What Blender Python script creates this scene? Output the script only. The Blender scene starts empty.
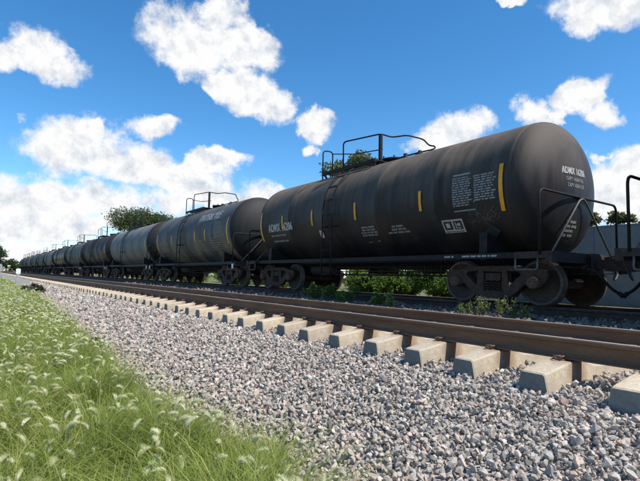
import bpy, bmesh, math, random
import numpy as np
from mathutils import Vector, Matrix

random.seed(7)
rng = np.random.default_rng(11)
S = bpy.context.scene
COL = S.collection
R = math.radians

# ------------------------------------------------------------------ camera
# world: X across the tracks, Y along them, Z = 0 at the near rail head
CAM = Vector((0, 0, 0.491))
PITCH, ROLL, YAW, FPX = R(4.475), R(1.354), R(35.366), 474.0
fwd = Vector((math.sin(YAW) * math.cos(PITCH), math.cos(YAW) * math.cos(PITCH), math.sin(PITCH)))
r0 = Vector((math.cos(YAW), -math.sin(YAW), 0))
u0 = r0.cross(fwd)
right = r0 * math.cos(ROLL) + u0 * math.sin(ROLL)
up = u0 * math.cos(ROLL) - r0 * math.sin(ROLL)
cd = bpy.data.cameras.new('camera')
cam = bpy.data.objects.new('camera', cd)
COL.objects.link(cam)
m = Matrix((right, up, -fwd)).transposed().to_4x4()
m.translation = CAM
cam.matrix_world = m
cd.sensor_fit = 'HORIZONTAL'
cd.sensor_width = 36
cd.lens = FPX / 640 * 36
cd.clip_start = 0.05
cd.clip_end = 4000
S.camera = cam

# ------------------------------------------------------------------ light
SUN = Vector((0.27, -0.52, 0.81)).normalized()      # direction towards the sun
sl = bpy.data.lights.new('sun', 'SUN')
sl.energy = 4.6
sl.angle = R(0.53)
sl.color = (1.0, 0.945, 0.85)
so = bpy.data.objects.new('sun', sl)
COL.objects.link(so)
so.rotation_euler = SUN.to_track_quat('Z', 'Y').to_euler()
S.view_settings.view_transform = 'Standard'
S.view_settings.look = 'None'
S.view_settings.gamma = 1
S.view_settings.exposure = 0.50
SKY_STRENGTH = 0.15

def px_dir(x, y):
    """direction in the world of a point in the sky that the photograph shows"""
    return (right * ((x - 320) / FPX) + up * ((240.5 - y) / FPX) + fwd).normalized()

def build_world():
    w = bpy.data.worlds.new('World')
    S.world = w
    w.use_nodes = True
    nt = w.node_tree
    nt.nodes.clear()
    N, L = nt.nodes.new, nt.links.new
    # clouds: (x, y, half width, half height, tilt) seen directions -> fixed bearings in the sky
    C = [(202, 40, 44, 25, 8), (240, 48, 34, 20, 24), (222, 20, 22, 14, 0),
         (255, 97, 36, 16, 24), (230, 84, 20, 11, 20),
         (314, 126, 15, 15, 45), (308, 150, 7, 5, 0),
         (4, 47, 13, 15, 30), (47, 57, 33, 13, 33),
         (86, 152, 46, 22, 12), (140, 166, 50, 16, 4), (152, 132, 22, 11, 0),
         (205, 164, 40, 8, -4), (170, 178, 44, 9, 0),
         (18, 202, 54, 18, 0), (86, 206, 46, 18, 0), (60, 226, 62, 10, 0), (132, 222, 40, 12, 0),
         (172, 200, 32, 20, 0), (205, 196, 32, 16, 0), (245, 204, 34, 20, 0),
         (28, 251, 24, 7, 0), (66, 262, 26, 6, 0),
         (458, 132, 28, 17, -12), (438, 141, 24, 13, 0),
         (530, 109, 17, 13, 20), (573, 99, 21, 13, -6), (604, 113, 15, 10, 0),
         (608, 3, 40, 18, 4), (515, 1, 10, 7, 0),
         (612, 188, 34, 27, 0), (632, 168, 20, 18, 0), (638, 205, 26, 25, 0), (602, 157, 8, 5, 0), (548, 118, 12, 5, 0), (595, 100, 10, 5, 10), (182, 187, 12, 5, 0), (98, 130, 8, 6, 0),
         (20, 122, 8, 8, 0)]
    blobs = []
    for x, y, a, b, t in C:
        c = px_dir(x, y)
        t = R(t)
        u = right * math.cos(t) - up * math.sin(t)
        u = (u - c * u.dot(c)).normalized()
        blobs.append((c, u, a / FPX * 1.42, b / FPX * 1.50))
    rr = random.Random(5)
    n = 0
    while n < 14:                                   # the same fair-weather clouds in the rest of the sky
        az, el = rr.uniform(0, 2 * math.pi), R(rr.uniform(4, 62))
        c = Vector((math.cos(az) * math.cos(el), math.sin(az) * math.cos(el), math.sin(el)))
        if c.dot(fwd) > 0.70:
            continue
        u = Vector((-math.sin(az), math.cos(az), 0))
        a = rr.uniform(.08, .2)
        blobs.append((c, u, a, a * rr.uniform(.35, .55)))
        n += 1
    # node group: cloud density for a direction
    g = bpy.data.node_groups.new('cloud_density', 'ShaderNodeTree')
    g.interface.new_socket('Vector', in_out='INPUT', socket_type='NodeSocketVector')
    g.interface.new_socket('Density', in_out='OUTPUT', socket_type='NodeSocketFloat')
    gi, go = g.nodes.new('NodeGroupInput'), g.nodes.new('NodeGroupOutput')
    nz = g.nodes.new('ShaderNodeTexNoise')
    nz.inputs['Scale'].default_value = 9
    nz.inputs['Detail'].default_value = 7
    nz.inputs['Roughness'].default_value = 0.6
    g.links.new(gi.outputs[0], nz.inputs['Vector'])
    sub = g.nodes.new('ShaderNodeVectorMath'); sub.operation = 'SUBTRACT'
    g.links.new(nz.outputs['Color'], sub.inputs[0]); sub.inputs[1].default_value = (.5, .5, .5)
    sc = g.nodes.new('ShaderNodeVectorMath'); sc.operation = 'SCALE'; sc.inputs['Scale'].default_value = 0.105
    g.links.new(sub.outputs[0], sc.inputs[0])
    wv = g.nodes.new('ShaderNodeVectorMath'); wv.operation = 'ADD'
    g.links.new(gi.outputs[0], wv.inputs[0]); g.links.new(sc.outputs[0], wv.inputs[1])
    last = None
    for c, u, a, b in blobs:
        mp = g.nodes.new('ShaderNodeMapping'); mp.vector_type = 'TEXTURE'
        v = c.cross(u)
        mp.inputs['Location'].default_value = c
        mp.inputs['Rotation'].default_value = Matrix((u, v, c)).transposed().to_euler()
        mp.inputs['Scale'].default_value = (a, b, max(a, b))
        g.links.new(wv.outputs[0], mp.inputs['Vector'])
        gr = g.nodes.new('ShaderNodeTexGradient'); gr.gradient_type = 'SPHERICAL'
        g.links.new(mp.outputs[0], gr.inputs[0])
        if last is None:
            last = gr.outputs['Fac']
        else:
            mx = g.nodes.new('ShaderNodeMath'); mx.operation = 'MAXIMUM'
            g.links.new(last, mx.inputs[0]); g.links.new(gr.outputs['Fac'], mx.inputs[1])
            last = mx.outputs[0]
    g.links.new(last, go.inputs[0])

    tc = N('ShaderNodeTexCoord')
    d0 = N('ShaderNodeGroup'); d0.node_tree = g
    L(tc.outputs['Generated'], d0.inputs[0])
    off = N('ShaderNodeVectorMath'); off.operation = 'ADD'
    L(tc.outputs['Generated'], off.inputs[0]); off.inputs[1].default_value = tuple(SUN * 0.010 + Vector((0, 0, 0.012)))
    def fbm(v, sc=12):
        fb = N('ShaderNodeTexNoise')
        fb.inputs['Scale'].default_value = sc
        fb.inputs['Detail'].default_value = 8
        fb.inputs['Roughness'].default_value = 0.62
        L(v, fb.inputs['Vector'])
        return fb.outputs['Fac']
    def mth(op, a, b, c=None):
        x = N('ShaderNodeMath'); x.operation = op
        for i, q in enumerate((a, b, c)):
            if q is None: continue
            if isinstance(q, (int, float)): x.inputs[i].default_value = q
            else: L(q, x.inputs[i])
        return x.outputs[0]
    f0 = fbm(tc.outputs['Generated'])
    gate = mth('MINIMUM', mth('MULTIPLY', d0.outputs[0], 6.0), 1.0)
    dens = mth('ADD', d0.outputs[0], mth('MULTIPLY', mth('MULTIPLY_ADD', f0, 1.75, -.92), gate))
    al = N('ShaderNodeMapRange'); al.interpolation_type = 'SMOOTHSTEP'
    al.inputs['From Min'].default_value = 0.04; al.inputs['From Max'].default_value = 0.46
    L(dens, al.inputs['Value'])
    lit = N('ShaderNodeMapRange')
    lit.inputs['From Min'].default_value = -0.26; lit.inputs['From Max'].default_value = 0.03
    L(mth('SUBTRACT', fbm(tc.outputs['Generated'], 21), fbm(off.outputs[0], 21)), lit.inputs['Value'])
    cc = N('ShaderNodeMix'); cc.data_type = 'RGBA'
    cc.inputs['A'].default_value = (.60, .67, .77, 1); cc.inputs['B'].default_value = (1.0, 1.0, 1.0, 1)
    L(lit.outputs[0], cc.inputs['Factor'])
    sky = N('ShaderNodeTexSky'); sky.sky_type = 'NISHITA'; sky.sun_disc = False
    sky.sun_elevation = math.asin(SUN.z)
    sky.sun_rotation = math.atan2(SUN.x, SUN.y)
    sky.altitude = 1800; sky.air_density = 1.0; sky.dust_density = 1.0; sky.ozone_density = 2.2
    b1 = N('ShaderNodeBackground'); b1.inputs['Strength'].default_value = SKY_STRENGTH
    hs = N('ShaderNodeHueSaturation'); hs.inputs['Saturation'].default_value = 1.30; hs.inputs['Hue'].default_value = 0.495
    L(sky.outputs[0], hs.inputs['Color']); L(hs.outputs[0], b1.inputs['Color'])
    b2 = N('ShaderNodeBackground'); b2.inputs['Strength'].default_value = 0.70
    L(cc.outputs['Result'], b2.inputs['Color'])
    mx = N('ShaderNodeMixShader')
    L(al.outputs[0], mx.inputs[0]); L(b1.outputs[0], mx.inputs[1]); L(b2.outputs[0], mx.inputs[2])
    out = N('ShaderNodeOutputWorld')
    L(mx.outputs[0], out.inputs['Surface'])
    w.cycles.sampling_method = 'MANUAL'
    w.cycles.sample_map_resolution = 512
build_world()

# ------------------------------------------------------------------ materials
def new_mat(name):
    mt = bpy.data.materials.new(name)
    mt.use_nodes = True
    nt = mt.node_tree
    return mt, nt, nt.nodes['Principled BSDF']

def ramp(nt, fac, stops):
    r = nt.nodes.new('ShaderNodeValToRGB')
    e = r.color_ramp.elements
    while len(e) < len(stops):
        e.new(0.5)
    for el, (p, c) in zip(e, stops):
        el.position = p
        el.color = (*c, 1) if len(c) == 3 else c
    nt.links.new(fac, r.inputs['Fac'])
    return r.outputs['Color']

def noise(nt, scale, detail=4, rough=.55, vec=None, stretch=None, out='Fac'):
    n = nt.nodes.new('ShaderNodeTexNoise')
    n.inputs['Scale'].default_value = scale
    n.inputs['Detail'].default_value = detail
    n.inputs['Roughness'].default_value = rough
    if vec is None:
        t = nt.nodes.new('ShaderNodeTexCoord')
        vec = t.outputs['Object']
    if stretch:
        mp = nt.nodes.new('ShaderNodeMapping')
        mp.inputs['Scale'].default_value = stretch
        nt.links.new(vec, mp.inputs['Vector'])
        vec = mp.outputs[0]
    nt.links.new(vec, n.inputs['Vector'])
    return n.outputs[out]

def mixc(nt, fac, a, b, mode='MIX'):
    x = nt.nodes.new('ShaderNodeMix')
    x.data_type = 'RGBA'
    x.blend_type = mode
    for k, v in (('Factor', fac), ('A', a), ('B', b)):
        if isinstance(v, (int, float)):
            x.inputs[k].default_value = v
        elif isinstance(v, tuple):
            x.inputs[k].default_value = (*v, 1)
        else:
            nt.links.new(v, x.inputs[k])
    return x.outputs['Result']

def maprange(nt, v, a, b, c=0., d=1.):
    x = nt.nodes.new('ShaderNodeMapRange')
    for k, q in (('From Min', a), ('From Max', b), ('To Min', c), ('To Max', d)):
        x.inputs[k].default_value = q
    nt.links.new(v, x.inputs['Value'])
    return x.outputs[0]

def math2(nt, op, a, b):
    x = nt.nodes.new('ShaderNodeMath')
    x.operation = op
    for i, v in enumerate((a, b)):
        if isinstance(v, (int, float)):
            x.inputs[i].default_value = v
        else:
            nt.links.new(v, x.inputs[i])
    return x.outputs[0]

def bump(nt, p, h, strength=.3, dist=.02):
    b = nt.nodes.new('ShaderNodeBump')
    b.inputs['Strength'].default_value = strength
    b.inputs['Distance'].default_value = dist
    nt.links.new(h, b.inputs['Height'])
    nt.links.new(b.outputs[0], p.inputs['Normal'])

def simple(name, c1, c2, scale=6, rough=.7, metal=0., bstr=.15, stretch=None, spec=.4):
    mt, nt, p = new_mat(name)
    f = noise(nt, scale, 6, .6, stretch=stretch)
    nt.links.new(ramp(nt, f, [(.32, c1), (.68, c2)]), p.inputs['Base Color'])
    p.inputs['Roughness'].default_value = rough
    p.inputs['Metallic'].default_value = metal
    p.inputs['Specular IOR Level'].default_value = spec
    if bstr:
        bump(nt, p, noise(nt, scale * 5, 4), bstr, .01)
    return mt

def tank_mat(name, base, dust_sun, stain=None, stain_amt=0., dust_sun_amt=.8, rough=.42):
    """weathered paint: a dusty crown with painted-in sunlight, runs of dirt down the flanks, road grime below"""
    mt, nt, p = new_mat(name)
    g = nt.nodes.new('ShaderNodeNewGeometry')
    t = nt.nodes.new('ShaderNodeTexCoord')
    sx = nt.nodes.new('ShaderNodeSeparateXYZ')
    nt.links.new(t.outputs['Object'], sx.inputs[0])
    z = sx.outputs['Z']
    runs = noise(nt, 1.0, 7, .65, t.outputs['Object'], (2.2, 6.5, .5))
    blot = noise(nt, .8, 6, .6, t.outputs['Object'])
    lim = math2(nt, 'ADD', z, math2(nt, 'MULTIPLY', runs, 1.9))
    dz = maprange(nt, lim, 3.05, 4.45)  # paler towards the crown: dusty, with sunlight painted into the colour
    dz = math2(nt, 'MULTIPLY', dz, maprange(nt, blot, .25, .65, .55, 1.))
    dz = math2(nt, 'MULTIPLY', dz, dust_sun_amt)
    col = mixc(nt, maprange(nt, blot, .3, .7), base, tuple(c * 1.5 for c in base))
    col = mixc(nt, dz, col, dust_sun)
    if stain:
        st = noise(nt, 1.0, 8, .7, t.outputs['Object'], (1., 1.3, .45))
        low = maprange(nt, z, 2.9, 1.4)
        sf = math2(nt, 'MULTIPLY', maprange(nt, st, .43, .60), low)
        col = mixc(nt, math2(nt, 'MULTIPLY', sf, stain_amt), col, stain)
    # fine runs and specks
    sp = noise(nt, 60, 3, .6, t.outputs['Object'])
    col = mixc(nt, maprange(nt, sp, .62, .72, 0, .22), col, dust_sun)
    nt.links.new(col, p.inputs['Base Color'])
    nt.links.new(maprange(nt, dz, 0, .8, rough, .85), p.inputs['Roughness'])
    p.inputs['Specular IOR Level'].default_value = .22
    bump(nt, p, noise(nt, 1.6, 3, .5, t.outputs['Object'], (1, .6, 1)), .12, .03)
    return mt

M = {}
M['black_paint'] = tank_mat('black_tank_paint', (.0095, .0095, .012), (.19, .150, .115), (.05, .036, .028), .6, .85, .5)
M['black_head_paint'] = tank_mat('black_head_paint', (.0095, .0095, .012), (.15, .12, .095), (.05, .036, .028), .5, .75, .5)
M['dark_head_paint'] = tank_mat('dark_head_paint', (.010, .0105, .012), (.07, .065, .06), dust_sun_amt=.4, rough=.55)
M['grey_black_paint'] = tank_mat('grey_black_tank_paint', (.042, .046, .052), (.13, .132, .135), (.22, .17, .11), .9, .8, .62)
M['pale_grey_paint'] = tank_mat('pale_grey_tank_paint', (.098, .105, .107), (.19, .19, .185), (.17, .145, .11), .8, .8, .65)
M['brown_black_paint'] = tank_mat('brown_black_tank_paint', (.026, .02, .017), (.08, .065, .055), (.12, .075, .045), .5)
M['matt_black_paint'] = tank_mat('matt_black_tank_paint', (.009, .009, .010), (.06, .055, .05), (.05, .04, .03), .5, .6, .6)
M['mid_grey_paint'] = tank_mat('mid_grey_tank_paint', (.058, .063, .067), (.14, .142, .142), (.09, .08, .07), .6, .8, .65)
M['black_steel'] = simple('black_painted_steel', (.008, .008, .009), (.020, .018, .016), 9, .65, spec=.2)
M['grimy_steel'] = simple('grimy_brown_steel', (.018, .013, .011), (.045, .03, .024), 11, .8)
M['rust_truck'] = simple('rusty_truck_casting', (.028, .017, .013), (.075, .042, .030), 12, .85)
M['wheel_rust'] = simple('brown_wheel_steel', (.025, .016, .012), (.065, .04, .03), 14, .75)
M['worn_steel'] = simple('worn_bright_steel', (.35, .33, .31), (.5, .48, .45), 20, .35, .9, .05)
M['grey_pipe'] = simple('worn_grey_pipe', (.05, .05, .052), (.13, .125, .12), 14, .6)
M['rubber'] = simple('black_rubber', (.012, .012, .012), (.025, .024, .023), 15, .8)
M['yellow'] = simple('yellow_reflective_strip', (.60, .25, .006), (.80, .37, .012), 9, .45, 0, .05)
M['stencil'] = simple('weathered_white_stencil', (.22, .22, .22), (.5, .5, .49), 40, .7, 0, 0)
M['faint_stencil'] = simple('faded_grey_stencil', (.15, .15, .15), (.36, .355, .35), 45, .75, 0, 0)
M['dark_print'] = simple('black_print', (.012, .012, .014), (.02, .02, .022), 30, .6, 0, 0)
M['placard'] = simple('slate_placard_holder', (.02, .024, .03), (.04, .045, .052), 8, .6, 0, 0)
M['pink_card'] = simple('faded_pink_card', (.42, .28, .24), (.55, .42, .38), 15, .7, 0, 0)
M['paint_chip_white'] = simple('white_enamel', (.6, .6, .58), (.78, .78, .76), 12, .6, 0, .05)

def concrete_mat(name, c1, c2, c3, rust=False):
    mt, nt, p = new_mat(name)
    a = noise(nt, 3.5, 8, .62)
    b = noise(nt, 40, 5, .6)
    col = ramp(nt, a, [(.28, c1), (.55, c2), (.75, c3)])
    col = mixc(nt, maprange(nt, b, .35, .7), mixc(nt, .55, col, tuple(x * .55 for x in c2)), col)
    oi = nt.nodes.new('ShaderNodeObjectInfo')
    col = mixc(nt, 1.0, col, ramp(nt, oi.outputs['Random'], [(0, (.80, .80, .80)), (1, (1.06, 1.04, 1.0))]), 'MULTIPLY')
    if rust:                                     # rust washed off the rails on to the seats
        t = nt.nodes.new('ShaderNodeTexCoord')
        sx = nt.nodes.new('ShaderNodeSeparateXYZ'); nt.links.new(t.outputs['Object'], sx.inputs[0])
        d = math2(nt, 'ABSOLUTE', math2(nt, 'SUBTRACT', math2(nt, 'ABSOLUTE', sx.outputs['X'], 0.), .7525), 0.)
        f = maprange(nt, math2(nt, 'ADD', d, math2(nt, 'MULTIPLY', a, .35)), .22, .40, .75, 0.)
        col = mixc(nt, f, col, (.24, .13, .075))
    nt.links.new(col, p.inputs['Base Color'])
    p.inputs['Roughness'].default_value = .9
    bump(nt, p, b, .35, .008)
    return mt
M['sleeper'] = concrete_mat('sleeper_concrete', (.36, .295, .215), (.56, .47, .355), (.66, .575, .45), True)
M['sleeper_end_shade'] = concrete_mat('shade_grey_sleeper_end', (.15, .155, .155), (.21, .215, .21), (.28, .28, .27))  # cement end faces, darkened so their shade is in the colour
M['wall'] = concrete_mat('grey_block_wall', (.27, .28, .285), (.33, .34, .345), (.38, .385, .385))

def rail_mat():
    mt, nt, p = new_mat('rusty_rail_steel')
    a = noise(nt, 9, 8, .65, stretch=(1, .12, 1))
    b = noise(nt, 50, 5, .6)
    col = ramp(nt, a, [(.25, (.095, .047, .025)), (.55, (.17, .088, .048)), (.8, (.235, .138, .082))])
    col = mixc(nt, maprange(nt, b, .5, .75, 0, .6), col, (.07, .04, .027))
    nt.links.new(col, p.inputs['Base Color'])
    p.inputs['Roughness'].default_value = .85
    bump(nt, p, b, .3, .006)
    return mt
M['rail'] = rail_mat()
M['rail_top'] = simple('polished_rail_head', (.34, .30, .27), (.52, .48, .44), 7, .42, .35, .05, (1, .1, 1))

def stone_mat(name='crushed_stone', tint=(.98, .915, .84)):
    mt, nt, p = new_mat(name)
    g = nt.nodes.new('ShaderNodeNewGeometry')
    r = g.outputs['Random Per Island']
    col = ramp(nt, r, [(0, (.15, .148, .15)), (.15, (.26, .255, .25)), (.35, (.38, .365, .35)), (.55, (.47, .44, .41)),
                       (.70, (.45, .375, .335)), (.80, (.36, .355, .36)), (.93, (.64, .61, .57)), (1, (.44, .30, .25))])
    n = noise(nt, 45, 5, .6)
    col = mixc(nt, maprange(nt, n, .3, .7, .0, .5), col, mixc(nt, .5, col, (.2, .18, .155)))
    col = mixc(nt, 1.0, col, tint, 'MULTIPLY')
    nt.links.new(col, p.inputs['Base Color'])
    p.inputs['Roughness'].default_value = .9
    bump(nt, p, noise(nt, 130, 3), .3, .004)
    return mt
M['stone'] = stone_mat()
M['shade_tinted_stone'] = stone_mat('shade_tinted_stone', (.40, .34, .31))  # same stone, tinted darker to paint in the shade of the train

def gravel_mat():
    """surface of the ballast where single stones cannot be told apart"""
    mt, nt, p = new_mat('ballast_surface')
    t = nt.nodes.new('ShaderNodeTexCoord')
    v = nt.nodes.new('ShaderNodeTexVoronoi')
    v.inputs['Scale'].default_value = 21
    nt.links.new(t.outputs['Object'], v.inputs['Vector'])
    sp = nt.nodes.new('ShaderNodeSeparateColor')
    nt.links.new(v.outputs['Color'], sp.inputs[0])
    col = ramp(nt, sp.outputs[0], [(0, (.10, .097, .095)), (.3, (.19, .185, .18)), (.6, (.28, .265, .25)), (.8, (.31, .265, .235)), (1, (.42, .40, .375))])
    nt.links.new(col, p.inputs['Base Color'])
    p.inputs['Roughness'].default_value = .95
    bump(nt, p, v.outputs['Distance'], -1.0, .05)
    return mt
M['ballast'] = gravel_mat()

def ground_mat():
    mt, nt, p = new_mat('dry_soil_and_turf')
    a = noise(nt, .7, 8, .65)
    b = noise(nt, 9, 6, .6)
    col = ramp(nt, a, [(.3, (.10, .115, .035)), (.5, (.13, .135, .045)), (.7, (.17, .145, .08))])
    col = mixc(nt, maprange(nt, b, .4, .7, 0, .5), col, (.06, .065, .02))
    nt.links.new(col, p.inputs['Base Color'])
    p.inputs['Roughness'].default_value = .95
    bump(nt, p, b, .5, .05)
    return mt
M['ground'] = ground_mat()

def leaf_mat(name, dark, mid, pale, trans=.35, rough=.6, vary=False):
    mt = bpy.data.materials.new(name)
    mt.use_nodes = True
    nt = mt.node_tree
    p = nt.nodes['Principled BSDF']
    g = nt.nodes.new('ShaderNodeNewGeometry')
    col = ramp(nt, g.outputs['Random Per Island'], [(0, dark), (.5, mid), (1, pale)])
    n = noise(nt, 1.2, 3)
    col = mixc(nt, maprange(nt, n, .35, .65, 0, .4), col, dark)
    oi = nt.nodes.new('ShaderNodeObjectInfo')
    if vary:
        col = mixc(nt, 1.0, col, ramp(nt, oi.outputs['Random'], [(0, (.62, .66, .6)), (.5, (1, 1, 1)), (1, (1.25, 1.12, .8))]), 'MULTIPLY')
    nt.links.new(col, p.inputs['Base Color'])
    p.inputs['Roughness'].default_value = rough
    p.inputs['Specular IOR Level'].default_value = .3
    tr = nt.nodes.new('ShaderNodeBsdfTranslucent')
    nt.links.new(col, tr.inputs['Color'])
    mx = nt.nodes.new('ShaderNodeMixShader')
    mx.inputs[0].default_value = trans
    nt.links.new(p.outputs[0], mx.inputs[1])
    nt.links.new(tr.outputs[0], mx.inputs[2])
    nt.links.new(mx.outputs[0], nt.nodes['Material Output'].inputs['Surface'])
    return mt
M['grass'] = leaf_mat('grass_blades', (.13, .21, .03), (.30, .37, .075), (.56, .51, .20), .5)
M['seed'] = leaf_mat('pale_seed_heads', (.56, .58, .31), (.74, .73, .48), (.88, .85, .66), .5)
M['tree_leaf'] = leaf_mat('tree_leaves', (.045, .07, .025), (.085, .12, .045), (.15, .18, .08), .4)
M['far_leaf'] = leaf_mat('dark_tree_leaves', (.022, .042, .014), (.04, .068, .022), (.065, .095, .035), .3)
M['airy_leaf'] = leaf_mat('olive_tree_leaves', (.07, .085, .03), (.12, .14, .055), (.19, .2, .09), .4)
M['bush_leaf'] = leaf_mat('bush_leaves', (.05, .11, .02), (.12, .21, .04), (.26, .36, .08), .5, vary=True)
M['weed_leaf'] = leaf_mat('weed_leaves', (.10, .15, .04), (.20, .26, .07), (.34, .38, .14), .5)
M['dry_leaf'] = leaf_mat('dry_brush_leaves', (.03, .03, .02), (.06, .058, .035), (.085, .10, .045), .2)
M['bark'] = simple('grey_brown_bark', (.05, .038, .028), (.11, .085, .065), 12, .95)

# ------------------------------------------------------------------ mesh helpers
class MB:
    def __init__(s):
        s.v, s.f, s.mi, s.sm = [], [], [], []
    def add(s, vs, fs, mi=0, smooth=False):
        o = len(s.v)
        s.v += [tuple(q) for q in vs]
        for f in fs:
            s.f.append(tuple(i + o for i in f)); s.mi.append(mi); s.sm.append(smooth)
        return s
    def box(s, x0, x1, y0, y1, z0, z1, mi=0):
        vs = [(x, y, z) for x in (x0, x1) for y in (y0, y1) for z in (z0, z1)]
        return s.add(vs, [(0, 1, 3, 2), (4, 6, 7, 5), (0, 4, 5, 1), (2, 3, 7, 6), (0, 2, 6, 4), (1, 5, 7, 3)], mi)
    def bar(s, a, b, w, h, upv=(0, 0, 1), mi=0):
        a, b = Vector(a), Vector(b)
        d = (b - a).normalized(); q = Vector(upv)
        if abs(d.dot(q)) > .95: q = Vector((1, 0, 0))
        sd = d.cross(q).normalized() * w / 2; n = sd.cross(d).normalized() * h / 2
        vs = [p + i * sd + j * n for p in (a, b) for i in (-1, 1) for j in (-1, 1)]
        return s.add(vs, [(0, 1, 3, 2), (4, 6, 7, 5), (0, 4, 5, 1), (2, 3, 7, 6), (0, 2, 6, 4), (1, 5, 7, 3)], mi)
    def tube(s, pts, r, n=8, mi=0, radii=None):
        pts = [Vector(p) for p in pts]
        rings = []
        prev = None
        for i, p in enumerate(pts):
            d = (pts[min(i + 1, len(pts) - 1)] - pts[max(i - 1, 0)]).normalized()
            if prev is None:
                q = Vector((0, 0, 1)) if abs(d.z) < .9 else Vector((1, 0, 0))
            else:
                q = prev
            a = (q - d * q.dot(d)).normalized()
            prev = a
            b = d.cross(a)
            rr = radii[i] if radii else r
            rings.append([p + rr * (math.cos(2 * math.pi * k / n) * a + math.sin(2 * math.pi * k / n) * b) for k in range(n)])
        vs = [q for rg in rings for q in rg]
        fs = [(i * n + k, i * n + (k + 1) % n, (i + 1) * n + (k + 1) % n, (i + 1) * n + k) for i in range(len(pts) - 1) for k in range(n)]
        s.add(vs, fs, mi, True)
        o = len(s.v) - len(vs)
        s.f += [tuple(o + k for k in range(n))[::-1], tuple(o + len(vs) - n + k for k in range(n))]
        s.mi += [mi, mi]; s.sm += [False, False]
        return s
    def lathe(s, prof, axis='x', n=32, c=(0, 0, 0), mi=0, smooth=True):
        """prof: (along, radius) pairs"""
        vs, fs = [], []
        for a, r in prof:
            for k in range(n):
                t = 2 * math.pi * k / n
                p, q = r * math.cos(t), r * math.sin(t)
                v = {'x': (a, p, q), 'y': (q, a, p), 'z': (p, q, a)}[axis]
                vs.append((v[0] + c[0], v[1] + c[1], v[2] + c[2]))
        for i in range(len(prof) - 1):
            for k in range(n):
                fs.append((i * n + k, i * n + (k + 1) % n, (i + 1) * n + (k + 1) % n, (i + 1) * n + k))
        s.add(vs, fs, mi, smooth)
        return s
    def mesh(s, name, mats):
        me = bpy.data.meshes.new(name)
        me.from_pydata(s.v, [], s.f)
        for q in (mats if isinstance(mats, (list, tuple)) else [mats]):
            me.materials.append(q)
        me.polygons.foreach_set('material_index', s.mi)
        me.polygons.foreach_set('use_smooth', s.sm)
        bm = bmesh.new(); bm.from_mesh(me)
        bmesh.ops.recalc_face_normals(bm, faces=bm.faces)
        bm.to_mesh(me); bm.free()
        return me
    def build(s, name, mats, parent=None, loc=(0, 0, 0)):
        return link(name, s.mesh(name, mats), parent, loc)

def link(name, me, parent=None, loc=(0, 0, 0), rot=(0, 0, 0)):
    o = bpy.data.objects.new(name, me)
    COL.objects.link(o)
    o.parent = parent
    o.location = loc
    o.rotation_euler = rot
    return o

def tag(o, label=None, cat=None, group=None, kind=None):
    for k, v in (('label', label), ('category', cat), ('group', group), ('kind', kind)):
        if v: o[k] = v
    return o

def empty(name, loc):
    o = bpy.data.objects.new(name, None)
    o.empty_display_size = .2
    COL.objects.link(o)
    o.location = loc
    return o

def bulk(name, V, Fc, mats, mi=None, smooth=False):
    """numpy triangles -> mesh"""
    me = bpy.data.meshes.new(name)
    nv, nf = len(V), len(Fc)
    k = Fc.shape[1]
    me.vertices.add(nv); me.loops.add(nf * k); me.polygons.add(nf)
    me.vertices.foreach_set('co', np.ascontiguousarray(V, dtype=np.float32).ravel())
    me.loops.foreach_set('vertex_index', np.ascontiguousarray(Fc, dtype=np.int32).ravel())
    me.polygons.foreach_set('loop_start', np.arange(0, nf * k, k, dtype=np.int32))
    me.polygons.foreach_set('loop_total', np.full(nf, k, dtype=np.int32))
    for q in (mats if isinstance(mats, (list, tuple)) else [mats]):
        me.materials.append(q)
    if mi is not None:
        me.polygons.foreach_set('material_index', mi)
    me.polygons.foreach_set('use_smooth', np.full(nf, smooth))
    me.update(calc_edges=True)
    return me

def rand_rot(n):
    q = rng.normal(size=(n, 4)); q /= np.linalg.norm(q, axis=1)[:, None]
    w, x, y, z = q.T
    return np.stack([np.stack([1 - 2 * (y * y + z * z), 2 * (x * y - z * w), 2 * (x * z + y * w)], 1),
                     np.stack([2 * (x * y + z * w), 1 - 2 * (x * x + z * z), 2 * (y * z - x * w)], 1),
                     np.stack([2 * (x * z - y * w), 2 * (y * z + x * w), 1 - 2 * (x * x + y * y)], 1)], 1)

def vnoise(x, y, s, seed=0):
    """cheap smooth noise -1..1"""
    return (np.sin(x * s * 1.0 + seed) * np.cos(y * s * 1.31 + seed * 2.1) + .5 * np.sin(x * s * 2.3 - y * s * 1.7 + seed * 3.3)
            + .35 * np.sin(y * s * 3.9 + x * s * 3.1 + seed)) / 1.6

# ------------------------------------------------------------------ lie of the land
TC, RG, RC = 5.13, 0.7525, -0.185        # near track: centre, half rail spacing, rail foot level
TT, TZ = 9.275, 0.055                    # train track: centre, rail head level
def toe(y):
    return np.interp(y, [-8, 0, 2.3, 3.0, 3.6, 5, 8, 13, 29, 70, 200], [1.5, 1.55, 1.56, 1.78, 1.62, 1.52, 1.56, 1.95, 2.55, 2.75, 2.8])
def gz(x, y):
    x = np.asarray(x, float); y = np.asarray(y, float)
    t = toe(y)
    f = np.clip((x - t) / (3.55 - t), 0, 1)
    z = -.82 + .36 * f
    z = z + np.interp(x, [3.55, 3.8, 4.0, 6.3, 6.9, 8.0, 10.6, 14, 40], [0, .01, .06, .06, .32, .32, .32, .41, .41])
    left = x < t
    z = np.where(left, -.82 - .05 * np.clip(t - x, 0, 3) + .03 * vnoise(x, y, 1.1, 3), z + .012 * vnoise(x, y, 2.3, 1))
    return z

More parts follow.
